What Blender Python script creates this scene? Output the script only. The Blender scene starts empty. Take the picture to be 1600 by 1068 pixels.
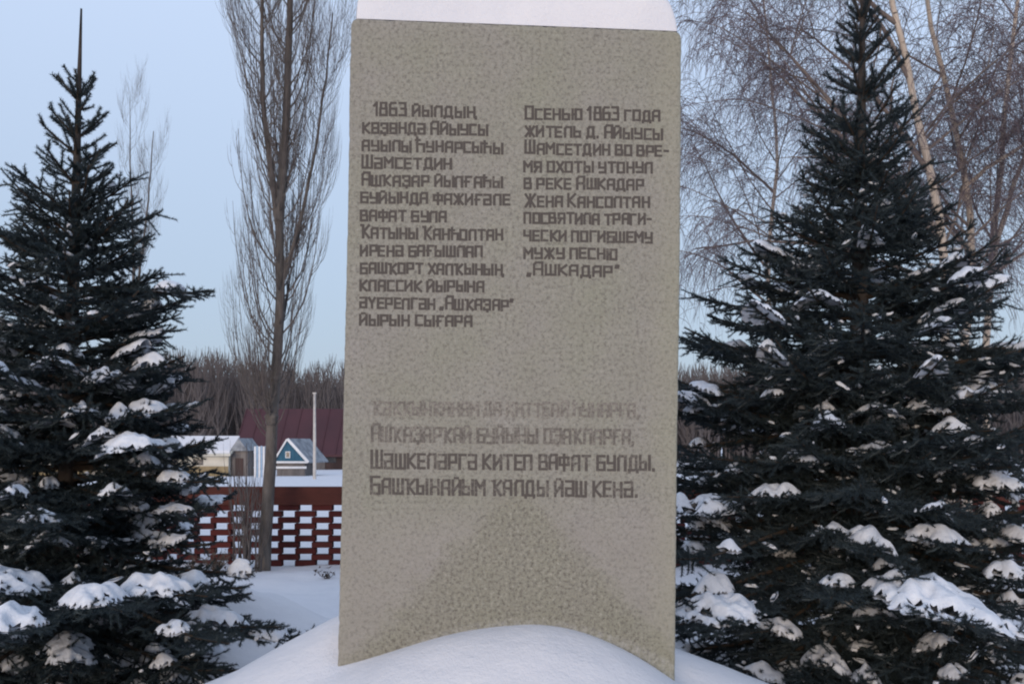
import bpy, math, random
import numpy as np
from mathutils import Vector

# ---------------------------------------------------------------- camera, world, sun, exposure
scene = bpy.context.scene
COL = scene.collection
F, CX, HY, EYE = 1500.0, 800.0, 690.0, 1.5        # focal length in photo pixels, horizon row, eye height
cam_data = bpy.data.cameras.new('camera')
cam = bpy.data.objects.new('camera', cam_data)
COL.objects.link(cam)
cam.location = (0, 0, EYE)
cam.rotation_euler = (math.radians(90), 0, 0)
cam_data.sensor_width = 36
cam_data.lens = 36 * F / 1600
cam_data.shift_y = (HY - 534) / 1600
cam_data.clip_end = 3000
scene.camera = cam

SUN_EL, SUN_AZ = 8.5, 196.0                        # degrees; azimuth from +Y, clockwise seen from above
world = bpy.data.worlds.new('World')
scene.world = world
world.use_nodes = True
nt = world.node_tree
nt.nodes.clear()
sky = nt.nodes.new('ShaderNodeTexSky')
sky.sky_type = 'NISHITA'
sky.sun_disc = False
sky.sun_elevation = math.radians(SUN_EL)
sky.sun_rotation = math.radians(SUN_AZ)
sky.air_density = 1.0
sky.dust_density = 1.5
sky.ozone_density = 1.0
mixw = nt.nodes.new('ShaderNodeMix'); mixw.data_type = 'RGBA'
mixw.inputs[0].default_value = 0.72
wtc = nt.nodes.new('ShaderNodeTexCoord'); wsp = nt.nodes.new('ShaderNodeSeparateXYZ')
wrp = nt.nodes.new('ShaderNodeValToRGB')                # even cloud veil over the blue, a little thicker and greyer at the horizon
wrp.color_ramp.elements[0].position = 0.0; wrp.color_ramp.elements[0].color = (0.42, 0.54, 0.72, 1)
wrp.color_ramp.elements[1].position = 0.42; wrp.color_ramp.elements[1].color = (0.70, 0.845, 1.12, 1)
wsc = nt.nodes.new('ShaderNodeVectorMath'); wsc.operation = 'SCALE'; wsc.inputs['Scale'].default_value = 11.0
nt.links.new(wtc.outputs['Generated'], wsp.inputs[0]); nt.links.new(wsp.outputs[2], wrp.inputs[0])
nt.links.new(wrp.outputs[0], wsc.inputs[0]); nt.links.new(wsc.outputs[0], mixw.inputs[7])
bg = nt.nodes.new('ShaderNodeBackground'); bg.inputs[1].default_value = 0.1
wo = nt.nodes.new('ShaderNodeOutputWorld')
nt.links.new(sky.outputs[0], mixw.inputs[6])
nt.links.new(mixw.outputs[2], bg.inputs[0])
nt.links.new(bg.outputs[0], wo.inputs[0])

sun_data = bpy.data.lights.new('sun', 'SUN')
sun_data.energy = 1.6
sun_data.angle = math.radians(25)
sun_data.color = (1.0, 0.81, 0.63)
sun = bpy.data.objects.new('sun', sun_data)
COL.objects.link(sun)
e_, a_ = math.radians(SUN_EL), math.radians(SUN_AZ)
to_sun = Vector((math.sin(a_) * math.cos(e_), math.cos(a_) * math.cos(e_), math.sin(e_)))
sun.rotation_euler = (-to_sun).to_track_quat('-Z', 'Y').to_euler()
sun.location = (0, -5, 8)

scene.view_settings.view_transform = 'Standard'
scene.view_settings.look = 'None'
scene.view_settings.exposure = 0.0
scene.view_settings.gamma = 1
scene.view_settings.use_curve_mapping = False
try:
    scene.cycles.pixel_filter_type = 'BLACKMAN_HARRIS'
    scene.cycles.filter_width = 2.1
except Exception:
    pass

# ---------------------------------------------------------------- helpers
def P(u, v, d):
    """point seen at photo pixel (u, v) at distance d"""
    return np.array([(u - CX) * d / F, d, EYE - (v - HY) * d / F])

def sm(a, b, x):
    t = np.clip((x - a) / (b - a), 0, 1)
    return t * t * (3 - 2 * t)

def mesh_np(name, V, faces, mats, smooth=False, midx=None):
    """faces: list of int arrays (n,3) or (n,4); midx: matching list of material indices"""
    me = bpy.data.meshes.new(name)
    V = np.asarray(V, dtype=np.float32).reshape(-1, 3)
    faces = [np.asarray(f, dtype=np.int32) for f in faces if len(f)]
    me.vertices.add(len(V)); me.vertices.foreach_set('co', V.ravel())
    loops = np.concatenate([f.ravel() for f in faces])
    tot = np.concatenate([np.full(len(f), f.shape[1], dtype=np.int32) for f in faces])
    me.loops.add(len(loops)); me.loops.foreach_set('vertex_index', loops)
    me.polygons.add(len(tot))
    st = np.concatenate([[0], np.cumsum(tot)[:-1]]).astype(np.int32)
    me.polygons.foreach_set('loop_start', st)
    me.polygons.foreach_set('loop_total', tot)
    if midx is not None:
        me.polygons.foreach_set('material_index', np.concatenate([np.full(len(f), k, dtype=np.int32) for f, k in zip(faces, midx)]))
    me.polygons.foreach_set('use_smooth', np.full(len(tot), smooth))
    me.update(calc_edges=True)
    for m in (mats if isinstance(mats, (list, tuple)) else [mats]):
        me.materials.append(m)
    return me

def link(name, me, parent=None, loc=None):
    o = bpy.data.objects.new(name, me)
    COL.objects.link(o)
    if parent is not None:
        o.parent = parent
    if loc is not None:
        o.location = loc
    return o

def tag(o, label=None, cat=None, group=None, kind=None):
    if label: o['label'] = label
    if cat: o['category'] = cat
    if group: o['group'] = group
    if kind: o['kind'] = kind
    return o

def thing(name, loc, label, cat, group=None):
    o = bpy.data.objects.new(name, None)
    o.empty_display_size = 0.2
    COL.objects.link(o)
    o.location = loc
    return tag(o, label, cat, group)

class MB:
    """collects geometry in world coordinates; build() makes one mesh object relative to its parent's place"""
    def __init__(s):
        s.V = []; s.F = []; s.n = 0; s.M = []
    def add(s, V, Fs, m=0):
        V = np.asarray(V, dtype=float).reshape(-1, 3)
        for f in (Fs if isinstance(Fs, list) else [Fs]):
            if len(f):
                s.F.append(np.asarray(f) + s.n); s.M.append(m)
        s.V.append(V); s.n += len(V)
    def box(s, x0, x1, y0, y1, z0, z1, m=0):
        V = [(x, y, z) for x in (x0, x1) for y in (y0, y1) for z in (z0, z1)]
        s.add(V, np.array([(0, 1, 3, 2), (4, 6, 7, 5), (0, 4, 5, 1), (2, 3, 7, 6), (0, 2, 6, 4), (1, 5, 7, 3)]), m)
    def prism(s, poly, dvec, m=0):
        """closed planar polygon (list of 3D points) extruded by dvec"""
        n = len(poly); a = np.array(poly, float); b = a + np.array(dvec, float)
        V = np.vstack([a, b])
        q = np.array([(i, (i + 1) % n, n + (i + 1) % n, n + i) for i in range(n)])
        c1 = np.array([list(range(n))[::-1]]); c2 = np.array([[n + i for i in range(n)]])
        s.add(V, [q, c1, c2], m)
    def tubes(s, plist, sides=3, m=0):
        """plist: list of (points Nx3, radii N)"""
        by = {}
        for p, r in plist:
            by.setdefault(len(p), []).append((p, r))
        for N, lst in by.items():
            A = np.array([p for p, r in lst], float); R = np.array([np.asarray(r, float) for p, r in lst])
            T = np.gradient(A, axis=1)
            T /= np.linalg.norm(T, axis=2, keepdims=True) + 1e-9
            mean = T.mean(axis=1, keepdims=True)
            ref = np.where(np.abs(mean[..., 2:3]) > 0.7, np.array([1.0, 0.13, 0]), np.array([0.0, 0.1, 1.0]))
            a = np.cross(T, ref); a /= np.linalg.norm(a, axis=2, keepdims=True) + 1e-9
            b = np.cross(T, a)
            an = np.arange(sides) * 2 * math.pi / sides
            ring = A[:, :, None, :] + R[:, :, None, None] * (np.cos(an)[None, None, :, None] * a[:, :, None, :] + np.sin(an)[None, None, :, None] * b[:, :, None, :])
            K = len(lst)
            idx = np.arange(K * N * sides).reshape(K, N, sides)
            nx = np.roll(idx, -1, axis=2)
            q = np.stack([idx[:, :-1], nx[:, :-1], nx[:, 1:], idx[:, 1:]], axis=-1).reshape(-1, 4)
            fs = [q]
            if sides > 3:
                fs.append(idx[:, -1, :].reshape(K, sides)[:, ::-1]); 
            s.add(ring.reshape(-1, 3), [q] if sides == 3 else fs, m)
    def build(s, name, mats, parent=None, smooth=False, origin=None):
        V = np.vstack(s.V)
        if parent is not None:
            V = V - np.array(parent.location)
            loc = None
        else:
            loc = None
            if origin is not None:
                V = V - np.array(origin); loc = origin
        by = {}
        for f, m in zip(s.F, s.M):
            by.setdefault((f.shape[1], m), []).append(f)
        fs = [np.vstack(v) for v in by.values()]; mi = [k[1] for k in by.keys()]
        return link(name, mesh_np(name, V, fs, mats, smooth, mi), parent, loc)

# smooth value noise on arrays
_rng0 = np.random.RandomState(5)
_tab = _rng0.rand(256, 256)
def vnoise(x, y):
    xi = np.floor(x).astype(int); yi = np.floor(y).astype(int)
    fx = x - xi; fy = y - yi
    fx = fx * fx * (3 - 2 * fx); fy = fy * fy * (3 - 2 * fy)
    g = lambda i, j: _tab[i % 256, j % 256]
    return (g(xi, yi) * (1 - fx) * (1 - fy) + g(xi + 1, yi) * fx * (1 - fy) + g(xi, yi + 1) * (1 - fx) * fy + g(xi + 1, yi + 1) * fx * fy) * 2 - 1
def fbm(x, y, o=4):
    r = 0; a = 1.0
    for k in range(o):
        r = r + a * vnoise(x * 2 ** k + 17 * k, y * 2 ** k + 31 * k); a *= 0.5
    return r

# ---------------------------------------------------------------- materials
def new_mat(name, rough=0.8, spec=0.3):
    m = bpy.data.materials.new(name); m.use_nodes = True
    n = m.node_tree; b = n.nodes['Principled BSDF']
    b.inputs['Roughness'].default_value = rough
    b.inputs['Specular IOR Level'].default_value = spec
    return m, n, b

def ramp(n, src, stops):
    r = n.nodes.new('ShaderNodeValToRGB')
    el = r.color_ramp.elements
    while len(el) < len(stops): el.new(0.5)
    for e, (p, c) in zip(el, stops):
        e.position = p; e.color = (*c, 1) if len(c) == 3 else c
    n.links.new(src, r.inputs[0])
    return r.outputs[0]

def noise(n, scale, detail=4, rough=0.55, vec=None, dist=0.0, lac=None):
    t = n.nodes.new('ShaderNodeTexNoise')
    t.inputs['Scale'].default_value = scale; t.inputs['Detail'].default_value = detail
    t.inputs['Roughness'].default_value = rough; t.inputs['Distortion'].default_value = dist
    if vec is not None: n.links.new(vec, t.inputs['Vector'])
    return t.outputs[0]

def objvec(n, scale=(1, 1, 1)):
    tc = n.nodes.new('ShaderNodeTexCoord'); mp = n.nodes.new('ShaderNodeMapping')
    mp.inputs['Scale'].default_value = scale
    n.links.new(tc.outputs['Object'], mp.inputs[0])
    return mp.outputs[0]

def bump(n, b, src, strength, dist):
    bp = n.nodes.new('ShaderNodeBump'); bp.inputs['Strength'].default_value = strength; bp.inputs['Distance'].default_value = dist
    n.links.new(src, bp.inputs['Height']); n.links.new(bp.outputs[0], b.inputs['Normal'])
    return bp

def mixc(n, fac, a, b, mode='MIX'):
    m = n.nodes.new('ShaderNodeMix'); m.data_type = 'RGBA'; m.blend_type = mode
    for i, v in ((0, fac), (6, a), (7, b)):
        if isinstance(v, (int, float)): m.inputs[i].default_value = v
        elif isinstance(v, tuple): m.inputs[i].default_value = (*v, 1) if len(v) == 3 else v
        else: n.links.new(v, m.inputs[i])
    return m.outputs[2]

def mth(n, op, a, b=0.0, clamp=False):
    m = n.nodes.new('ShaderNodeMath'); m.operation = op; m.use_clamp = clamp
    for i, v in ((0, a), (1, b)):
        if isinstance(v, (int, float)): m.inputs[i].default_value = v
        else: n.links.new(v, m.inputs[i])
    return m.outputs[0]

def noisy(name, c1, c2, scale=6, rough=0.85, stretch=(1, 1, 1), bs=0.3, bd=0.01, spec=0.2):
    m, n, b = new_mat(name, rough, spec)
    v = objvec(n, stretch)
    f = noise(n, scale, 5, 0.6, v)
    n.links.new(ramp(n, f, [(0.3, c1), (0.7, c2)]), b.inputs['Base Color'])
    bump(n, b, f, bs, bd)
    return m

# snow
M_SNOW, n, b = new_mat('snow', 0.75, 0.25)
v = objvec(n)
f1 = noise(n, 3.0, 6, 0.6, v)
f2 = noise(n, 60.0, 4, 0.7, v)
n.links.new(ramp(n, f1, [(0.25, (0.66, 0.655, 0.69)), (0.75, (0.74, 0.725, 0.745))]), b.inputs['Base Color'])
hsum = mth(n, 'ADD', mth(n, 'MULTIPLY', f1, 2.0), mth(n, 'MULTIPLY', f2, 0.35))
bump(n, b, hsum, 0.5, 0.03)

M_SNOWT, n, b = new_mat('branch_snow', 0.8, 0.2)
v = objvec(n)
f1 = noise(n, 22.0, 5, 0.65, v)
n.links.new(ramp(n, f1, [(0.3, (0.62, 0.65, 0.72)), (0.7, (0.78, 0.80, 0.85))]), b.inputs['Base Color'])
bump(n, b, f1, 0.7, 0.02)

# needles
def needle_mat(name, a, c):
    m, n, b = new_mat(name, 0.6, 0.25)
    v = objvec(n)
    f = noise(n, 5.0, 3, 0.6, v)
    f2 = noise(n, 70.0, 2, 0.6, v)
    col = ramp(n, mth(n, 'ADD', mth(n, 'MULTIPLY', f, 0.6), mth(n, 'MULTIPLY', f2, 0.4)), [(0.32, a), (0.68, c)])
    n.links.new(col, b.inputs['Base Color'])
    return m
M_NEEDLE = needle_mat('spruce_needles', (0.013, 0.020, 0.025), (0.034, 0.048, 0.052))
M_NEEDLE_B = needle_mat('blue_spruce_needles', (0.013, 0.020, 0.025), (0.033, 0.047, 0.053))
M_TWIG = noisy('spruce_twig', (0.035, 0.026, 0.02), (0.075, 0.055, 0.042), 30)
M_BARK = noisy('spruce_bark', (0.025, 0.02, 0.018), (0.07, 0.058, 0.052), 18, stretch=(1, 1, 0.4), bs=0.8, bd=0.02)

# poplar / birch
M_POPLAR = noisy('poplar_bark', (0.06, 0.052, 0.047), (0.16, 0.14, 0.128), 14, stretch=(1, 1, 0.25), bs=0.9, bd=0.02)
M_POPTWIG = noisy('poplar_twigs', (0.065, 0.056, 0.056), (0.13, 0.115, 0.11), 8)
M_BIRCHTWIG = noisy('birch_twigs', (0.07, 0.055, 0.064), (0.17, 0.14, 0.155), 6)
M_BIRCHLIMB = noisy('birch_limbs', (0.10, 0.08, 0.075), (0.24, 0.20, 0.18), 8, stretch=(1, 1, 0.5))
M_BIRCH, n, b = new_mat('birch_bark', 0.7, 0.3)
v = objvec(n, (1, 1, 1))
v2 = objvec(n, (3, 3, 14))
fa = noise(n, 1.6, 4, 0.6, v)
fb = noise(n, 2.2, 5, 0.7, v2)
c_ = ramp(n, fa, [(0.3, (0.36, 0.30, 0.25)), (0.7, (0.58, 0.50, 0.43))])
dk = ramp(n, fb, [(0.60, (0, 0, 0)), (0.66, (1, 1, 1))])
n.links.new(mixc(n, dk, c_, (0.07, 0.055, 0.05)), b.inputs['Base Color'])
bump(n, b, fb, 0.4, 0.01)
M_FOREST = noisy('far_wood_bark', (0.068, 0.060, 0.062), (0.14, 0.128, 0.134), 0.12, stretch=(1, 1, 0.4))
M_SHRUB = noisy('dry_stems', (0.05, 0.04, 0.035), (0.12, 0.095, 0.08), 20)

# brick, coping
M_BRICK, n, b = new_mat('red_brick', 0.9, 0.15)
oi = n.nodes.new('ShaderNodeObjectInfo')
v = objvec(n)
f = noise(n, 25, 5, 0.65, v)
c1 = ramp(n, oi.outputs['Random'], [(0.0, (0.055, 0.014, 0.014)), (0.5, (0.085, 0.020, 0.018)), (1.0, (0.07, 0.022, 0.02))])
n.links.new(mixc(n, mth(n, 'MULTIPLY', f, 0.5), c1, (0.06, 0.018, 0.018)), b.inputs['Base Color'])
bump(n, b, f, 0.4, 0.005)
M_COPING = noisy('painted_coping', (0.060, 0.021, 0.017), (0.092, 0.029, 0.023), 5, stretch=(1, 1, 3), bs=0.4)

# ---------------------------------------------------------------- setting: snow covered ground
ZX = np.array([-3.2, -2.4, -1.75, -1.29, -1.05, -0.80, -0.4, 0.0, 0.4, 0.74, 1.02, 1.4, 1.9, 2.5])
ZR = np.array([0.0, 0.06, 0.24, 0.44, 0.57, 0.70, 0.76, 0.76, 0.69, 0.54, 0.435, 0.26, 0.08, 0.0])
def ground(x, y):
    x = np.asarray(x, float); y = np.asarray(y, float)
    base = 0.045 * fbm(x * 0.5 + 3, y * 0.5 + 8, 4) + 0.012 * fbm(x * 2.3, y * 2.3, 3)
    # hummocks of covered grass left of the stone
    base = base + 0.10 * np.exp(-((x + 2.9) / 0.9) ** 2 - ((y - 8.2) / 1.0) ** 2) + 0.08 * np.exp(-((x + 4.2) / 0.8) ** 2 - ((y - 10.4) / 0.6) ** 2)
    base = base + 0.36 * np.exp(-((x + 2.15) / 0.62) ** 2 - ((y - 7.4) / 0.55) ** 2) * (1 + 0.25 * fbm(x * 2.2, y * 2.2, 2))
    far = -1.7 * sm(13, 100, y) - 0.0 * y
    base = base * (1 - sm(16, 40, y) * 0.3) + far
    R = np.interp(x, ZX, ZR)
    g = np.where(y < 4.45, np.exp(-((y - 4.45) / 0.98) ** 2), np.exp(-((y - 4.45) / 0.85) ** 2))
    m1 = R * g
    # heap blown against the front of the stone
    xx = x - 0.07
    Fh = 0.75 - 0.155 * np.abs(xx / 0.7) ** 1.9
    Fh = np.where(xx > 0, 0.75 - 0.31 * np.abs(xx / 0.7) ** 1.9, Fh)
    Fh = np.maximum(Fh, 0)
    m2 = Fh * np.exp(-((y - 4.02) / np.where(y < 4.02, 0.95, 0.35)) ** 2) * (1 - sm(1.1, 1.9, np.abs(x)))
    k = 24.0
    m = np.log(np.exp(k * m1) + np.exp(k * m2)) / k - math.log(2) / k * np.exp(-((m1 - m2) * k) ** 2 / 8)
    # scoop at the left corner of the stone
    return base * (1 - 0.8 * np.clip(m / 0.5, 0, 1)) + np.maximum(m - 0.0289 * (1 - np.clip(m / 0.1, 0, 1)), 0) 

def axis(core0, core1, step, lo, hi, g=1.13):
    a = list(np.arange(core0, core1 + 1e-6, step)); s = step; 
    while a[-1] < hi: s *= g; a.append(a[-1] + s)
    s = step
    while a[0] > lo: s *= g; a.insert(0, a[0] - s)
    return np.array(a)
gx = axis(-5.2, 4.6, 0.045, -900, 900); gy = axis(2.6, 12.5, 0.045, -60, 1500)
X, Y = np.meshgrid(gx, gy, indexing='ij')
Z = ground(X, Y)
idx = np.arange(X.size).reshape(X.shape)
q = np.stack([idx[:-1, :-1], idx[1:, :-1], idx[1:, 1:], idx[:-1, 1:]], -1).reshape(-1, 4)
o = link('ground', mesh_np('ground', np.stack([X, Y, Z], -1).reshape(-1, 3), [q], M_SNOW, True))
tag(o, 'snow covered ground drifted up around the stone', kind='structure')

# ---------------------------------------------------------------- far wood
rng = np.random.RandomState(11)
mb = MB(); tl = []
for i in range(3600):
    y = rng.uniform(140, 200)
    x = rng.uniform(-150, 150)
    z0 = float(ground(x, y)) - 0.2
    u = CX + x * F / y
    topv = np.interp(u, [-400, 230, 300, 360, 420, 470, 530, 700, 1100, 2000], [530, 552, 545, 548, 560, 566, 562, 560, 572, 560])
    H = EYE - (topv - HY) * y / F - z0
    H *= rng.uniform(0.78, 1.04) * (1 + 0.07 * float(vnoise(np.array(x * 0.11 + 9), np.array(y * 0.05))))
    lean = rng.normal(0, 0.25, 2)
    zz = np.linspace(0, 1, 4)
    pts = np.stack([x + lean[0] * zz, y + lean[1] * zz, z0 + H * zz], -1)
    tl.append((pts, 0.13 * (1 - zz) + 0.02))
    nb = 19
    for k in range(nb):
        h0 = rng.uniform(0.08, 0.9); az = rng.uniform(0, 2 * math.pi)
        L = H * (1 - h0) * rng.uniform(0.3, 0.75) + 1.2
        sp = rng.uniform(0.25, 0.6)
        o0 = pts[0] + (pts[-1] - pts[0]) * h0
        d = np.array([math.cos(az) * sp, math.sin(az) * sp, 0.8])
        p1 = o0 + d * L * 0.5; p2 = p1 + np.array([d[0] * 0.4, d[1] * 0.4, 0.9]) * L * 0.5
        tl.append((np.array([o0, p1, p2]), [0.07, 0.055, 0.022]))
mb.tubes(tl)
o = mb.build('far_wood', M_FOREST); tag(o, 'bare grey brown wood on the skyline behind the village', kind='stuff')

# ---------------------------------------------------------------- village behind the fence
M_BARNROOF, n, b = new_mat('dark_red_metal', 0.6, 0.3)
v = objvec(n); f = noise(n, 0.25, 4, 0.6, v)
n.links.new(ramp(n, f, [(0.3, (0.050, 0.020, 0.026)), (0.7, (0.072, 0.026, 0.033))]), b.inputs['Base Color'])
M_BARNWALL = noisy('dark_boards', (0.05, 0.035, 0.035), (0.09, 0.06, 0.055), 1.5, stretch=(1, 1, 0.1))
M_CREAM = noisy('cream_boards', (0.48, 0.46, 0.40), (0.62, 0.59, 0.52), 1.2)
M_TAN = noisy('tan_boards', (0.22, 0.17, 0.10), (0.34, 0.27, 0.16), 2)
M_BLUE = noisy('blue_paint', (0.035, 0.095, 0.15), (0.045, 0.13, 0.20), 2)
M_PALEBLUE = noisy('pale_blue_paint', (0.25, 0.36, 0.50), (0.35, 0.46, 0.6), 2)
M_WHITE = noisy('white_paint', (0.62, 0.63, 0.66), (0.75, 0.76, 0.78), 2)
M_GREYROOF = noisy('frosted_slate', (0.13, 0.14, 0.16), (0.36, 0.38, 0.41), 1.3)
M_GLASS, n, b = new_mat('window_glass', 0.15, 0.6); b.inputs['Base Color'].default_value = (0.03, 0.035, 0.045, 1)
M_CONC = noisy('pale_concrete', (0.42, 0.40, 0.38), (0.58, 0.55, 0.52), 3)
M_GREY = noisy('weathered_planks', (0.10, 0.09, 0.09), (0.20, 0.18, 0.17), 2, stretch=(1, 1, 0.2))

def XW(u, d): return (u - CX) * d / F
def ZW(v, d): return EYE - (v - HY) * d / F

# dark red barn
d = 112.0
x0, x1 = XW(366, d), XW(640, d)
zb = float(ground(-25, d)) - 0.3; ze = ZW(712, d); zt = ZW(636, d)
barn = thing('barn', ((x0 + x1) / 2, d + 5, zb), 'long dark red metal roofed barn in front of the far wood', 'barn')
mb = MB(); mb.box(x0 + 0.4, x1 - 0.4, d, d + 10, zb, ze); mb.build('wall', M_BARNWALL, barn)
mb = MB(); mb.prism([(x0, d - 0.7, ze - 0.1), (x0, d - 0.7, ze + 0.15), (x0, d + 5, zt), (x0, d + 10.7, ze + 0.15), (x0, d + 10.7, ze - 0.1), (x0, d + 5, zt - 0.35)], (x1 - x0, 0, 0)); roof = mb.build('roof', M_BARNROOF, barn)
nm = int((x1 - x0) / 1.6); rib = None
for k in range(nm + 1):
    xx = x0 + 0.1 + k * (x1 - x0 - 0.2) / nm
    if rib is None:
        mb = MB(); mb.prism([(-0.04, d - 0.72, ze + 0.15), (0.04, d - 0.72, ze + 0.15), (0.04, d + 5, zt + 0.0), (-0.04, d + 5, zt)], (0, 0, 0.09))
        rib = mb.build('roof_seam', M_BARNROOF); rib.parent = roof; rib.location = (xx - barn.location.x, -barn.location.y, -barn.location.z)
    else:
        c = rib.copy(); COL.objects.link(c); c.location = (xx - barn.location.x, -barn.location.y, -barn.location.z)
for k in range(5):
    xx = x0 + 3 + k * 3.9
    mb = MB(); mb.box(xx, xx + 1.1, d - 0.06, d + 0.05, zb + 1.1, zb + 1.9); mb.build('window', M_GLASS, barn)
mb = MB(); mb.box(x0 + 9.0, x0 + 10.6, d - 0.08, d + 0.05, zb + 0.3, zb + 2.2); mb.build('door', M_GREY, barn)

# long cream shed under snow
d = 86.0
x0, x1 = XW(40, d), XW(357, d); zb = float(ground(-35, d)) - 0.2
zeave, zr = ZW(711, d), ZW(684, d)
shed = thing('shed', ((x0 + x1) / 2, d + 3, zb), 'long low cream shed with a snow covered roof, behind the poplar fence', 'shed')
mb = MB(); mb.box(x0, x1, d, d + 6, zb, zeave); mb.build('wall', M_CREAM, shed)
mb = MB(); mb.box(x0 + 0.02, x1 - 0.02, d - 0.05, d + 0.03, zb, ZW(728, d)); mb.build('plinth', M_TAN, shed)
mb = MB(); mb.prism([(x0 - .3, d - 0.5, zeave - 0.05), (x0 - .3, d - 0.5, zeave + 0.12), (x0 - .3, d + 3, zr), (x0 - .3, d + 6.5, zeave + 0.12), (x0 - .3, d + 6.5, zeave - 0.05), (x0 - .3, d + 3, zr - 0.3)], (x1 - x0 + .6, 0, 0)); mb.build('roof', M_CREAM, shed)
mb = MB(); mb.prism([(x0 - .3, d - 0.3, zeave + 0.2), (x0 - .3, d - 0.1, zeave + 0.42), (x0 - .3, d + 3, zr + 0.22), (x0 - .3, d + 3, zr + 0.03)], (x1 - x0 + .45, 0, 0)); mb.build('roof_snow', M_SNOW, shed)
k = 0
for xx in np.arange(x0 + 1.2, x1 - 1.2, 2.3):
    mb = MB(); mb.box(xx, xx + 0.9, d - 0.07, d + 0.02, ZW(726, d), ZW(717, d)); w = mb.build('window', M_GREY, shed)
    mb = MB(); mb.box(xx + 0.1, xx + 0.8, d - 0.09, d - 0.072, ZW(724.6, d), ZW(718.4, d)); g = mb.build('pane', M_GLASS, None); V0 = Vector(shed.location)
    g.parent = w; g.location = -V0
# grey outbuilding at its right end
x2, x3 = XW(358.5, d), XW(384, d)
ob = thing('outbuilding', ((x2 + x3) / 2, d + 2, zb), 'small grey plank outbuilding at the right end of the cream shed', 'shed')
mb = MB(); mb.box(x2, x3, d + 0.6, d + 4.6, zb, ZW(703, d)); mb.build('wall', M_GREY, ob)
xm = (x2 + x3) / 2
mb = MB(); mb.prism([(x2 - .1, d + 0.3, ZW(704, d)), (x3 + .1, d + 0.3, ZW(704, d)), (xm, d + 0.3, ZW(684, d))], (0, 4.6, 0)); mb.build('roof', M_GREYROOF, ob)
mb = MB(); mb.box(xm - 0.35, xm + 0.35, d + 0.54, d + 0.62, zb + 0.2, zb + 1.8); mb.build('door', M_BARNWALL, ob)

# small blue gabled house
d = 88.0
xa, xb_, xm = XW(430, d), XW(479, d), XW(450, d)
zb = float(ground(-20, d)) - 0.2; ze = ZW(721, d); zt = ZW(687, d)
hs = thing('house', (xm, d + 2, zb), 'small house with a bright blue gable and white trim beside the pale pole', 'house')
mb = MB(); mb.box(xa + 0.15, xb_ - 0.15, d, d + 4.5, zb, ze); mb.build('wall', M_GREY, hs)
mb = MB(); mb.prism([(xa, d - 0.05, ze), (xb_, d - 0.05, ze), (xm, d - 0.05, zt)], (0, 0.1, 0)); gb = mb.build('gable', M_BLUE, hs)
for kk, xx in enumerate(np.linspace(xa + 0.35, xb_ - 0.35, 7)):
    hh = (xx - xa) / (xm - xa) if xx < xm else (xb_ - xx) / (xb_ - xm)
    mb = MB(); mb.box(xx - 0.025, xx + 0.025, d - 0.08, d - 0.052, ze + 0.02, ze + (zt - ze) * hh * 0.9 + 0.03)
    s_ = mb.build('batten', M_BLUE, None); s_.parent = gb; s_.location = -Vector(hs.location)
mb = MB(); mb.box(xa - 0.1, xb_ + 0.1, d - 0.2, d - 0.06, ze - 0.12, ze + 0.06); mb.build('cornice', M_WHITE, hs)
mb = MB(); mb.box(xa - 0.05, xb_, d - 0.12, d - 0.02, ze - 0.62, ze - 0.42); mb.build('cornice', M_WHITE, hs)
def bar2(mb, a, c, y0, y1, w):
    a = np.array(a, float); c = np.array(c, float); t = (c - a) / np.linalg.norm(c - a); nrm = np.array([-t[1], t[0]]) * w / 2
    pts = [a + nrm, c + nrm, c - nrm, a - nrm]
    mb.prism([(p[0], y0, p[1]) for p in pts], (0, y1 - y0, 0))
mb = MB(); bar2(mb, (xm - 0.02, zt + 0.1), (xb_ + 0.2, ze - 0.05), d - 0.22, d - 0.07, 0.24); mb.build('bargeboard', M_WHITE, hs)
mb = MB(); bar2(mb, (xa - 0.15, ze - 0.02), (xm - 0.05, zt + 0.08), d - 0.21, d - 0.075, 0.14); mb.build('bargeboard', M_WHITE, hs)
mb = MB()
sk = XW(492, d) - xb_ + 0.35
mb.add([(xm, d - 0.2, zt + 0.14), (xb_ + 0.25, d - 0.2, ze), (xb_ + sk, d + 4.6, ze), (xm + sk * 0.95, d + 4.6, zt + 0.14), (xm, d - 0.2, zt + 0.02), (xb_ + 0.25, d - 0.2, ze - 0.12), (xb_ + sk, d + 4.6, ze - 0.12), (xm + sk * 0.95, d + 4.6, zt + 0.02)],
       np.array([(0, 1, 2, 3), (7, 6, 5, 4), (0, 4, 5, 1), (1, 5, 6, 2), (2, 6, 7, 3), (3, 7, 4, 0)])); 
mb.add([(xm, d - 0.2, zt + 0.12), (xa - 0.2, d - 0.2, ze - 0.02), (xa - 0.2 + sk * .9, d + 4.6, ze - 0.02), (xm + sk * 0.9, d + 4.6, zt + 0.12)], np.array([(3, 2, 1, 0)]))
mb.build('roof', M_GREYROOF, hs)
wn = MB(); wn.box(xm - 0.22, xm + 0.22, d - 0.10, d - 0.055, ze + 0.35, ze + 0.95); wn_o = wn.build('window', M_WHITE, hs)
wn = MB(); wn.box(xm - 0.15, xm + 0.15, d - 0.12, d - 0.102, ze + 0.42, ze + 0.88); g = wn.build('pane', M_GLASS, None); g.parent = wn_o; g.location = -Vector(hs.location)

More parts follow.
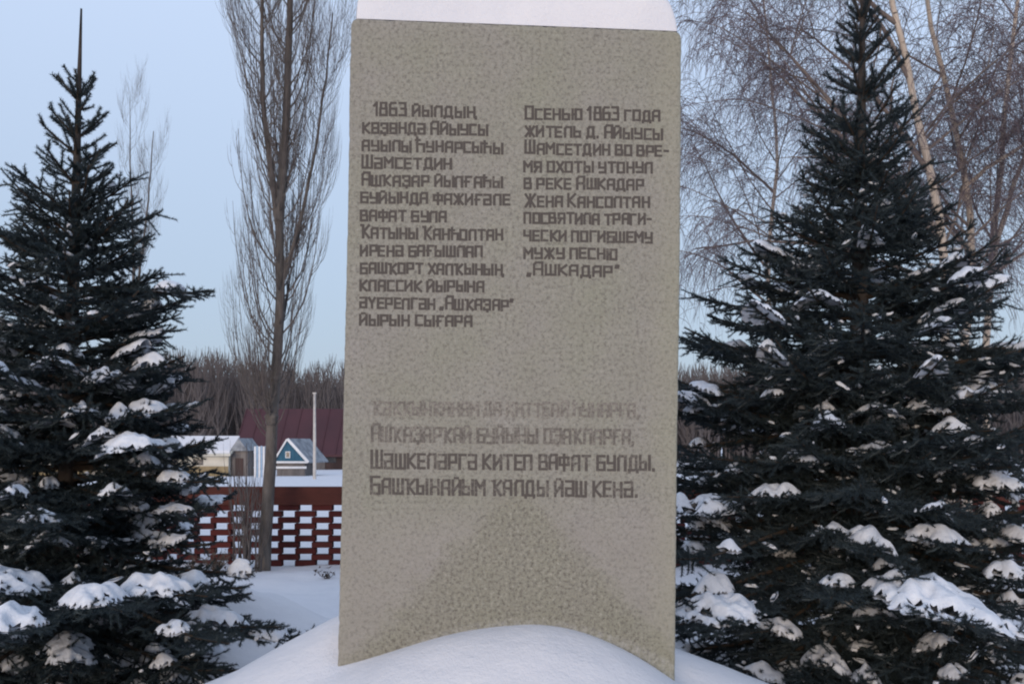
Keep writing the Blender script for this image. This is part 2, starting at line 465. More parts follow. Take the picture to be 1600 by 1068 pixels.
# pale blue gate left of the house: boards one by one
d = 80.0
gt = thing('gate', (XW(408, d), d, float(ground(-20, d))), 'pale blue board gate half hidden behind the poplar stem', 'gate')
zt_ = ZW(697, d); zb = float(ground(-20, d)) - 0.1
for k in range(6):
    xx = XW(397 + k * 3.4, d)
    mb = MB(); mb.box(xx, xx + 0.15, d, d + 0.04, zb, zt_ + 0.05 * (k % 2)); mb.build('board', M_PALEBLUE if k % 2 else M_WHITE, gt)
for vv in (706, 730):
    mb = MB(); mb.box(XW(396, d), XW(418, d), d + 0.05, d + 0.1, ZW(vv, d) - 0.05, ZW(vv, d) + 0.05); mb.build('rail', M_PALEBLUE, gt)

# pole
d = 72.0
xp = XW(491.5, d); zb = float(ground(xp, d))
pl = thing('utility_pole', (xp, d, zb), 'slender pale concrete pole standing by the blue gabled house', 'pole')
mb = MB(); mb.tubes([(np.array([(xp, d, zb - 0.2), (xp, d, (zb + ZW(615, d)) / 2), (xp, d, ZW(615, d))]), [0.13, 0.11, 0.09])], 8); mb.build('shaft', M_CONC, pl, True)
mb = MB(); mb.box(xp - 0.12, xp + 0.12, d - 0.12, d + 0.12, ZW(615, d), ZW(614, d) + 0.05); mb.build('cap', M_CONC, pl)

# ---------------------------------------------------------------- lattice brick fence
FD = 11.75
fz = 0.0; BL, BH, BT = 0.25, 0.066, 0.12; PER = 0.412; CO = 0.0755
fx0, fx1 = XW(-260, FD), XW(1900, FD)
fence = thing('brick_fence', (0, FD, 0), 'dark red openwork brick fence with a plain top band in the snow', 'fence')
NCO = 10
me_b = MB(); me_b.box(-BL / 2, BL / 2, 0, BT, 0, BH)
bo = me_b.build('brick', M_BRICK)
bmesh_data = bo.data
bpy.data.objects.remove(bo)
rr = np.random.RandomState(3); rest = MB(); cnt = 0
zb0 = -0.02
xs = np.arange(fx0, fx1, PER)
for k in range(NCO):
    for x in xs:
        xx = x + (PER / 2 if k % 2 else 0)
        u = CX + xx * F / FD
        z = zb0 + k * CO
        if 130 < u < 575 and cnt < 298:
            o = link('brick', bmesh_data, fence, (xx + rr.normal(0, .003), rr.normal(0, .003), z)); cnt += 1
            o.rotation_euler = (0, 0, rr.normal(0, 0.012))
        else:
            rest.box(xx - BL / 2, xx + BL / 2, FD, FD + BT, z, z + BH)
o = rest.build('brickwork', M_BRICK, fence); o['kind'] = 'stuff'
zc = zb0 + NCO * CO
mb = MB()
mb.box(fx0 - 0.2, fx1 + 0.2, FD - 0.012, FD + BT + 0.012, zc - 0.006, zc + 0.215); mb.build('coping', M_COPING, fence)
# brick piers every few metres, outside the lattice bay seen
for u in (-120, 1120, 1500):
    xx = XW(u, FD); mb = MB(); mb.box(xx - 0.19, xx + 0.19, FD - 0.08, FD + 0.3, -0.1, zc + 0.3); mb.build('pier', M_COPING, fence)

# ---------------------------------------------------------------- memorial stone
D = 4.0; TH = 0.34
LE = [(548.5, 36), (546, 100), (543.5, 300), (539, 500), (535.5, 650), (533, 800), (527, 1042), (520, 1300)]
RE = [(1065, 56), (1064.5, 200), (1062, 500), (1058.5, 700), (1056.5, 900), (1055, 1065), (1052, 1300)]
def edge(tab, v):
    return np.interp(v, [p[1] for p in tab], [p[0] for p in tab])
def xl(v): return XW(edge(LE, v), D)
def xr(v): return XW(edge(RE, v), D)
M_STONE, n, b = new_mat('aggregate_stone', 0.92, 0.15)
v = objvec(n)
sep = n.nodes.new('ShaderNodeSeparateXYZ'); n.links.new(v, sep.inputs[0])
big = noise(n, 2.2, 4, 0.6, v)
gr1 = noise(n, 66, 3, 0.8, v)
vr = n.nodes.new('ShaderNodeTexVoronoi'); vr.inputs['Scale'].default_value = 95; n.links.new(v, vr.inputs['Vector'])
base = ramp(n, big, [(0.3, (0.262, 0.257, 0.205)), (0.52, (0.276, 0.264, 0.226)), (0.72, (0.288, 0.270, 0.248))])
# coarser, greener area in the middle of the foot, shaped like an arch
zrel = mth(n, 'SUBTRACT', sep.outputs[2], 1.28)                       # below the verse lines
ax = mth(n, 'ABSOLUTE', mth(n, 'ADD', sep.outputs[0], -0.02))
lim = mth(n, 'ADD', mth(n, 'MULTIPLY', zrel, -0.92), 0.10)
wob = mth(n, 'MULTIPLY', mth(n, 'SUBTRACT', noise(n, 9, 3, 0.6, v), 0.5), 0.28)
arch = mth(n, 'MULTIPLY', mth(n, 'SUBTRACT', mth(n, 'ADD', lim, wob), ax), 9.0, True)
below = mth(n, 'MULTIPLY', mth(n, 'SUBTRACT', 1.26, sep.outputs[2]), 6.0, True)
flank = mth(n, 'MULTIPLY', below, mth(n, 'SUBTRACT', 1.0, arch))
base = mixc(n, mth(n, 'MULTIPLY', flank, 0.5), base, (0.300, 0.276, 0.254))
base = mixc(n, mth(n, 'MULTIPLY', arch, 0.50), base, (0.225, 0.215, 0.162))
gcon = mth(n, 'SUBTRACT', mth(n, 'ADD', mth(n, 'MULTIPLY', arch, 0.32), 0.62), mth(n, 'MULTIPLY', flank, 0.24))
dark = ramp(n, gr1, [(0.36, (1, 1, 1)), (0.50, (0, 0, 0))])
lite = ramp(n, gr1, [(0.56, (0, 0, 0)), (0.68, (1, 1, 1))])
base = mixc(n, mth(n, 'MULTIPLY', dark, mth(n, 'ADD', gcon, 0.08)), base, (0.13, 0.118, 0.10))
base = mixc(n, mth(n, 'MULTIPLY', lite, mth(n, 'MULTIPLY', gcon, 0.6)), base, (0.44, 0.42, 0.37))
spk = ramp(n, vr.outputs['Color'], [(0.80, (0, 0, 0)), (0.86, (1, 1, 1))])
base = mixc(n, mth(n, 'MULTIPLY', spk, 0.25), base, (0.10, 0.09, 0.085))
# greenish lichen film along both vertical edges
edg = mth(n, 'MULTIPLY', mth(n, 'SUBTRACT', mth(n, 'ABSOLUTE', mth(n, 'ADD', sep.outputs[0], mth(n, 'MULTIPLY', noise(n, 3.5, 4, 0.6, v), 0.12))), 0.60), 9.0, True)
base = mixc(n, mth(n, 'MULTIPLY', edg, 0.22), base, (0.33, 0.32, 0.22))
blo = ramp(n, noise(n, 5.0, 5, 0.62, v, 0.4), [(0.42, (0, 0, 0)), (0.62, (1, 1, 1))])
base = mixc(n, mth(n, 'MULTIPLY', blo, 0.14), base, (0.20, 0.185, 0.16))
# dry snow dust frozen to the stone just above the heap
xr2 = mth(n, 'SUBTRACT', sep.outputs[0], 0.05)
hgt_ = mth(n, 'SUBTRACT', 0.75, mth(n, 'MULTIPLY', mth(n, 'MULTIPLY', xr2, xr2), 0.47))
dus = mth(n, 'SUBTRACT', 1.0, mth(n, 'MULTIPLY', mth(n, 'SUBTRACT', sep.outputs[2], hgt_), 45.0), True)
dus = mth(n, 'MULTIPLY', dus, ramp(n, noise(n, 45, 4, 0.7, v), [(0.40, (0, 0, 0)), (0.62, (1, 1, 1))]))
base = mixc(n, mth(n, 'MULTIPLY', dus, 0.18), base, (0.70, 0.70, 0.72))
n.links.new(base, b.inputs['Base Color'])
hh = mth(n, 'ADD', gr1, mth(n, 'MULTIPLY', vr.outputs['Distance'], 0.5))
bump(n, b, hh, 0.55, 0.006)
STONE_BASE = base

mon = thing('monument', (0, D, 0), 'tall grey stone slab carved with two columns of dark lettering, snow at its foot', 'monument')
# front outline: rounded shoulders, edges with small nicks
vs = np.linspace(1300, 60, 160)
out = []
rgs = np.random.RandomState(8)
def nick(k): return 0.0005 * rgs.normal() - (0.0025 * rgs.rand() if rgs.rand() > 0.9 else 0)
topL, topR = (556, 28.5), (1056, 47.5)
L = [(xl(v) - nick(0), ZW(v, D)) for v in vs]
R = [(xr(v) + nick(0), ZW(v, D)) for v in vs[::-1]]
R = [p for p, v in zip(R, vs[::-1]) if v > 60] 
L = [p for p, v in zip(L, vs) if v > 42]
arcL = [(XW(u, D), ZW(v, D)) for u, v in ((547.5, 44), (548.3, 36.5), (551, 31.2), (556, 28.6))]
topE = [(XW(u, D), ZW(28.6 + (u - 556) * 19.4 / 498, D) + 0.0012 * rgs.normal()) for u in np.linspace(570, 1045, 70)]
arcR = [(XW(u, D), ZW(v, D)) for u, v in ((1053, 47.8), (1060, 50.0), (1063.8, 54.2), (1065, 60))]
prof = np.array(L + arcL + topE + arcR + R)
cen = prof.mean(axis=0)
def inset(p, a):
    q_ = p.copy()
    t = np.roll(p, -1, 0) - np.roll(p, 1, 0); t /= np.linalg.norm(t, axis=1, keepdims=True) + 1e-9
    nr = np.stack([t[:, 1], -t[:, 0]], -1)                # outline runs clockwise: inward
    return q_ + nr * a
rings = [(inset(prof, 0.011), 0.0), (inset(prof, 0.005), 0.002), (inset(prof, 0.0015), 0.006), (prof, 0.013), (prof, TH - 0.012), (inset(prof, 0.006), TH - 0.002), (inset(prof, 0.012), TH)]
Vv = np.vstack([np.column_stack([r[:, 0], np.full(len(r), D + yo), r[:, 1]]) for r, yo in rings])
Np = len(prof); fs = []
for k in range(len(rings) - 1):
    i = np.arange(Np); j = (i + 1) % Np
    fs.append(np.stack([k * Np + i, k * Np + j, (k + 1) * Np + j, (k + 1) * Np + i], -1))
mb = MB(); mb.add(Vv, [np.vstack(fs), np.array([list(range(Np))]), np.array([[(len(rings) - 1) * Np + i for i in range(Np)][::-1]])])
slab = mb.build('slab', M_STONE, mon, False)

# lettering: stroke alphabet on a 4 x 6 grid
G = {
 'А': (4, [[(0, 0), (0, 5), (1, 6), (4, 6), (4, 0)], [(0, 2.7), (4, 2.7)]]),
 'Б': (4, [[(4, 6), (0, 6), (0, 0), (4, 0), (4, 3.2), (0, 3.2)]]),
 'В': (4, [[(0, 0), (0, 6), (3.6, 6), (3.6, 3.2), (0, 3.2)], [(3.6, 3.2), (4, 2.8), (4, 0), (0, 0)]]),
 'Г': (3.4, [[(0, 0), (0, 6), (3.4, 6)]]),
 'Ғ': (3.8, [[(0.4, 0), (0.4, 6), (3.8, 6)], [(-0.3, 3), (2.2, 3)]]),
 'Д': (4.6, [[(-0.1, -0.9), (-0.1, 0), (4.7, 0), (4.7, -0.9)], [(0.7, 0), (0.7, 5), (1.5, 6), (4, 6), (4, 0)]]),
 'Е': (3.6, [[(3.6, 6), (0, 6), (0, 0), (3.6, 0)], [(0, 3.1), (3.2, 3.1)]]),
 'Ә': (4, [[(0, 6), (4, 6), (4, 0), (0, 0), (0, 3), (4, 3)]]),
 'Ж': (5.4, [[(2.7, 0), (2.7, 6)], [(0, 6), (2.4, 3), (0, 0)], [(5.4, 6), (3.0, 3), (5.4, 0)]]),
 'З': (4, [[(0, 5), (0, 6), (4, 6), (4, 0), (0, 0), (0, 1)], [(1.4, 3.1), (4, 3.1)]]),
 'Ҙ': (4, [[(0, 5), (0, 6), (4, 6), (4, 0), (0, 0), (0, 1)], [(1.4, 3.1), (4, 3.1)], [(2.2, 0), (2.2, -1.1)]]),
 'И': (4, [[(0, 6), (0, 0)], [(4, 6), (4, 0)], [(0, 1), (4, 5)]]),
 'Й': (4, [[(0, 6), (0, 0)], [(4, 6), (4, 0)], [(0, 1), (4, 5)], [(1.2, 7.1), (2.8, 7.1)]]),
 'К': (4, [[(0, 6), (0, 0)], [(4, 6), (0.5, 3), (4, 0)]]),
 'Ҡ': (4.6, [[(1, 6), (1, 0)], [(4.6, 6), (1.5, 3), (4.6, 0)], [(-0.2, 6), (1, 6)]]),
 'Л': (4, [[(0, 0), (0, 5), (0.9, 6), (4, 6), (4, 0)]]),
 'М': (4.8, [[(0, 0), (0, 6), (2.4, 3), (4.8, 6), (4.8, 0)]]),
 'Н': (4, [[(0, 0), (0, 6)], [(4, 0), (4, 6)], [(0, 3), (4, 3)]]),
 'Ң': (4.6, [[(0, 0), (0, 6)], [(4, 0), (4, 6)], [(0, 3), (4, 3)], [(4, 0), (4.8, 0), (4.8, -1)]]),
 'О': (4, [[(0, 0), (0, 6), (4, 6), (4, 0), (0, 0)]]),
 'Ө': (4, [[(0, 0), (0, 6), (4, 6), (4, 0), (0, 0)], [(0, 3), (4, 3)]]),
 'П': (4, [[(0, 0), (0, 6), (4, 6), (4, 0)]]),
 'Р': (4, [[(0, 0), (0, 6), (4, 6), (4, 2.6), (0, 2.6)]]),
 'С': (3.8, [[(3.8, 6), (0, 6), (0, 0), (3.8, 0)]]),
 'Т': (4.2, [[(0, 6), (4.2, 6)], [(2.1, 6), (2.1, 0)]]),
 'У': (4, [[(0, 6), (0, 3), (4, 3)], [(4, 6), (4, 0), (0.3, 0)]]),
 'Ү': (4, [[(0, 6), (2, 3), (4, 6)], [(2, 3), (2, 0)]]),
 'Ф': (5, [[(2.5, 6.6), (2.5, -0.2)], [(0, 5.4), (5, 5.4), (5, 2.2), (0, 2.2), (0, 5.4)]]),
 'Х': (4, [[(0, 6), (4, 0)], [(4, 6), (0, 0)]]),
 'Һ': (4, [[(0, 7), (0, 0)], [(-0.8, 5.6), (1.4, 5.6)], [(0, 3.6), (4, 3.6), (4, 0)]]),
 'Ч': (4, [[(0, 6), (0, 3), (4, 3)], [(4, 6), (4, 0)]]),
 'Ш': (5.2, [[(0, 6), (0, 0), (5.2, 0), (5.2, 6)], [(2.6, 0), (2.6, 6)]]),
 'Ы': (5.4, [[(0, 6), (0, 0), (3.2, 0), (3.2, 3.2), (0, 3.2)], [(5.4, 6), (5.4, 0)]]),
 'Ь': (3.8, [[(0, 6), (0, 0), (3.8, 0), (3.8, 3.2), (0, 3.2)]]),
 'Ю': (5.6, [[(0, 0), (0, 6)], [(0, 3), (2, 3)], [(2, 0), (2, 6), (5.6, 6), (5.6, 0), (2, 0)]]),
 'Я': (4, [[(4, 0), (4, 6), (0, 6), (0, 3), (4, 3)], [(1.8, 3), (0, 0)]]),
 '1': (1.8, [[(0, 4.6), (1.6, 6), (1.6, 0)]]),
 '8': (3.8, [[(0.3, 3.2), (0.3, 6), (3.5, 6), (3.5, 3.2)], [(0, 0), (0, 3.2), (3.8, 3.2), (3.8, 0), (0, 0)]]),
 '6': (3.8, [[(3.4, 6), (0.8, 6), (0, 5), (0, 0), (3.8, 0), (3.8, 3.2), (0, 3.2)]]),
 '3': (3.8, [[(0, 6), (3.6, 6), (3.6, 3.2), (1.2, 3.2)], [(3.6, 3.2), (3.8, 3), (3.8, 0), (0, 0)]]),
 '.': (0.6, [[(0.2, 0), (0.2, 0.5)]]),
 ',': (0.6, [[(0.4, 0.5), (0, -1)]]),
 '-': (2.2, [[(0, 3), (2.2, 3)]]),
 '„': (1.6, [[(0.3, 0.7), (0, -0.6)], [(1.5, 0.7), (1.2, -0.6)]]),
 '”': (1.6, [[(0.3, 6.9), (0, 5.7)], [(1.5, 6.9), (1.2, 5.7)]]),
}
def ink(name, fade, lo, hi):
    m, n, b = new_mat(name, 0.9, 0.15)
    v = objvec(n)
    f = noise(n, 11, 5, 0.7, v); g = noise(n, 90, 3, 0.7, v)
    s_ = mth(n, 'ADD', mth(n, 'MULTIPLY', f, 0.65), mth(n, 'MULTIPLY', g, 0.35))
    w = ramp(n, s_, [(lo, (0, 0, 0)), (hi, (1, 1, 1))])
    fac = mth(n, 'ADD', mth(n, 'MULTIPLY', w, 1 - fade), fade, True)
    st = ramp(n, g, [(0.35, (0.17, 0.155, 0.135)), (0.62, (0.33, 0.305, 0.265))])
    n.links.new(mixc(n, fac, (0.080, 0.069, 0.063), st), b.inputs['Base Color'])
    bump(n, b, g, 0.5, 0.004)
    return m
INK = ink('dark_letter_paint', 0.05, 0.58, 0.80)
INK_MID = ink('worn_letter_paint', 0.08, 0.52, 0.74)
INK_OLD = ink('faded_letter_paint', 0.32, 0.46, 0.70)
INK_GONE = ink('nearly_gone_letter_paint', 0.46, 0.42, 0.68)

def text_line(s, u0, v0, u1, v1, small, cap, mat, hw, label=None, small_first=None):
    """s: upper-case marks tall letters, lower-case small capitals; (u0,v0)-(u1,v1) is the baseline in the photo"""
    rgl = np.random.RandomState(len(s) * 7 + int(v0))
    items = []; x = 0.0; gap = 2.1
    for ch in s:
        if ch == ' ':
            x += 2.4; continue
        up = ch.upper()
        tall = ch.isupper() or ch.isdigit()
        w, st = G[up]
        k = 1.12 if tall and not ch.isdigit() else 1.0
        items.append((x, w * k, st, tall, k)); x += w * k + gap
    total = x - gap
    a = np.array([XW(u0, D), ZW(v0, D)]); c = np.array([XW(u1, D), ZW(v1, D)])
    dx = (c - a) / total; ln = np.linalg.norm(c - a)
    ux = (c - a) / ln
    mpp = D / F
    V = []; Fq = []; lay = 0
    for (x0, w, st, tall, k) in items:
        hgt = (cap if tall else small) * mpp / 6.0
        js = rgl.normal(0, 0.0009)
        jz = rgl.normal(0, 0.0012)
        lay = 0
        for pl_ in st:
            pp = [a + dx * (x0 + px_ * k) + np.array([0, 1]) * (py_ * hgt) + np.array([js, jz]) for px_, py_ in pl_]
            for p0, p1 in zip(pp[:-1], pp[1:]):
                t = p1 - p0; L_ = np.linalg.norm(t); t = t / L_
                nn = np.array([-t[1], t[0]]); h = hw * (1.0 if abs(t[1]) > 0.5 else 0.88) * rgl.uniform(0.92, 1.08)
                e = hw * 0.9
                q4 = [p0 - t * e + nn * h, p1 + t * e + nn * h, p1 + t * e - nn * h, p0 - t * e - nn * h]
                yf = D - 0.0008 - 0.00012 * lay; lay += 1
                n0 = len(V)
                V += [(q_[0], yf, q_[1]) for q_ in q4] + [(q_[0], D + 0.001, q_[1]) for q_ in q4]
                Fq += [(n0, n0 + 3, n0 + 2, n0 + 1), (n0, n0 + 1, n0 + 5, n0 + 4), (n0 + 1, n0 + 2, n0 + 6, n0 + 5), (n0 + 2, n0 + 3, n0 + 7, n0 + 6), (n0 + 3, n0, n0 + 4, n0 + 7)]
    mb = MB(); mb.add(V, np.array(Fq))
    o = mb.build('inscription_line', mat, mon)
    if label: o['label'] = label
    return o
H1 = 1.95 * D / F
left = [
 ('1863 йылдың', 583, 180.5, 744, 184, INK), ('көҙөндә Айыусы', 566, 208.4, 763, 212, INK), ('ауылы Һунарсыһы', 566, 236, 786, 240.5, INK),
 ('Шәмсетдин', 565, 262.7, 706, 265, INK), ('Ашҡаҙар йылғаһы', 564, 290, 786, 293.5, INK), ('буйында фажиғәле', 563, 317, 797, 321, INK),
 ('вафат була', 562.5, 345, 698, 347, INK), ('Ҡатыны Ҡанһолтан', 563, 372, 786, 376, INK), ('иренә бағышлап', 562.5, 399.6, 754, 401.8, INK),
 ('башҡорт халҡының', 562.5, 426.7, 786, 430, INK), ('классик йырына', 562, 454.5, 757, 456.3, INK), ('әүерелгән „Ашҡаҙар”', 561.5, 481, 803, 485.5, INK),
 ('йырын сығара', 561.5, 508, 738, 510.5, INK)]
right = [
 ('Осенью 1863 года', 820, 186.5, 1032, 190, INK), ('житель д. Айыусы', 820, 213.5, 1036, 218, INK), ('Шамсетдин во вре-', 820, 240, 1045, 245, INK),
 ('мя охоты утонул', 818, 268.6, 1020, 270.6, INK), ('в реке Ашкадар', 818, 295, 1006, 297, INK), ('Жена Кансолтан', 820, 323, 1015, 324.5, INK),
 ('посвятила траги-', 818, 349, 1018, 351, INK), ('чески погибшему', 818, 376.6, 1020, 379.5, INK), ('мужу песню', 818, 404, 965, 405, INK),
 ('„Ашкадар”', 822, 430, 968, 432.8, INK)]
for t, u0, v0, u1, v1, m in left + right:
    text_line(t, u0 + 1.5, v0 - 1, u1 - 1.5, v1 - 1, 15.0, 19.0, m, H1)
H2 = 2.2 * D / F
text_line('кәҡҡынҡанам да киттеай һунарға,', 586, 647, 998, 650, 19, 21, INK_GONE, H2, 'nearly worn away verse line')
text_line('Ашҡаҙарҡай буйыны оҙаҡларға,', 581, 688.5, 990, 692.5, 21, 25.5, INK_OLD, H2, 'faded verse line')
text_line('Шәшкеләргә китеп вафат булды.', 581, 730.5, 1022, 734, 21.5, 26.5, INK_MID, H2)
text_line('Башҡынайым ҡалды йәш кенә.', 580, 770, 995, 775.5, 22, 26, INK_MID, H2)

# snow cap on the stone
rg = np.random.RandomState(4)
zt0 = lambda x: EYE - ((28.6 + (x * F / D + CX - 556) * 19.4 / 498) - HY) * D / F
xa_, xb2 = XW(556, D), XW(1059, D)
nu, nv = 110, 44
mb = MB()
U = 0.5 - 0.5 * np.cos(np.linspace(0, math.pi, nu)); W = np.linspace(-1, 1, nv)
uu, ww = np.meshgrid(U, W, indexing='ij')
eL = np.clip(uu / 0.05, 0, 1); eR = np.clip((1 - uu) / 0.075, 0, 1)
prof_u = (1 - (1 - eL) ** 2.4) ** 0.34 * (1 - (1 - eR) ** 2.2) ** 0.42
prof_w = (1 - np.abs(ww) ** 5) ** 0.45
xx = xa_ + (xb2 - xa_) * uu
Hc = 0.25 + 0.015 * fbm(xx * 2.5 + 2, ww * 0.8 + 5, 3) - 0.05 * ((uu - 0.45) / 0.5) ** 2
zz = zt0(xx) + Hc * prof_u * prof_w
yy = D + TH / 2 + (TH / 2 - 0.004) * np.sign(ww) * np.abs(ww) ** 0.75 * (0.97 + 0.03 * np.sqrt(np.clip(prof_u, 0, 1)))
yy = yy + 0.006 * fbm(xx * 6, zz * 8, 3) * (np.abs(ww) < 0.999)
I = np.arange(nu * nv).reshape(nu, nv)
q = np.stack([I[:-1, :-1], I[1:, :-1], I[1:, 1:], I[:-1, 1:]], -1).reshape(-1, 4)
mb.add(np.stack([xx, yy, zz], -1).reshape(-1, 3), q)
# underside
us = np.stack([xx[:, [0, -1]], yy[:, [0, -1]], zt0(xx[:, [0, -1]]) - 0.004], -1).reshape(-1, 3)
J = np.arange(nu * 2).reshape(nu, 2)
mb.add(us, np.stack([J[:-1, 0], J[:-1, 1], J[1:, 1], J[1:, 0]], -1))
o = mb.build('snow_cap', M_SNOW, None, True, origin=(0.0, D + TH / 2, float(zt0(0.0))))
tag(o, 'thick cushion of white snow lying on top of the tall stone slab', 'snow')

# ---------------------------------------------------------------- spruces
def make_needles(segs, rg, per_cm, nl, nw):
    """segs: (K,2,3) straight shoot pieces -> needle triangles"""
    S = np.array(segs); a = S[:, 0]; c = S[:, 1]
    L = np.linalg.norm(c - a, axis=1)
    cnt = np.maximum(1, (L * 100 * per_cm + rg.rand(len(L))).astype(int))
    ix = np.repeat(np.arange(len(S)), cnt); N = len(ix)
    t = rg.rand(N)[:, None]
    o = a[ix] * (1 - t) + c[ix] * t
    T = (c - a)[ix] / (L[ix][:, None] + 1e-9)
    rv = rg.normal(size=(N, 3)); rv[:, 2] += 0.35
    rv -= T * (rv * T).sum(1, keepdims=True); rv /= np.linalg.norm(rv, axis=1, keepdims=True) + 1e-9
    dr = T * 0.62 + rv * 0.78
    ln = nl * rg.uniform(0.75, 1.15, N)[:, None]
    sd = np.cross(dr, rg.normal(size=(N, 3))); sd /= np.linalg.norm(sd, axis=1, keepdims=True) + 1e-9
    V = np.empty((N, 3, 3)); V[:, 0] = o + sd * nw / 2; V[:, 1] = o - sd * nw / 2; V[:, 2] = o + dr * ln
    return V.reshape(-1, 3), np.arange(N * 3).reshape(N, 3)

class Branch:
    def __init__(s, org, az, L, e0, sag, up, rg):
        s.o = np.array(org, float); s.L = L; s.rg = rg
        s.d = np.array([math.sin(az), math.cos(az), 0]); s.p = np.array([math.cos(az), -math.sin(az), 0])
        s.e = math.tan(e0); s.sag = sag; s.up = up; s.ce = math.cos(e0) if e0 > 0 else 1
        s.bend = rg.normal(0, 0.06); s.roll = rg.normal(0, 0.12); s.droop = 0.10
    def z(s, a):
        t = a / s.L
        return s.L * (s.e * t - s.sag * t ** 2 + s.up * t ** 4) * s.ce
    def w(s, a, l, dz=0):
        a = np.asarray(a, float); l = np.asarray(l, float)
        t = a / s.L
        ll = l + s.bend * s.L * t * t
        return s.o + (a * s.ce)[..., None] * s.d + ll[..., None] * s.p + (s.z(a) - s.droop * np.abs(l) + s.roll * l + dz)[..., None] * np.array([0, 0, 1.0])

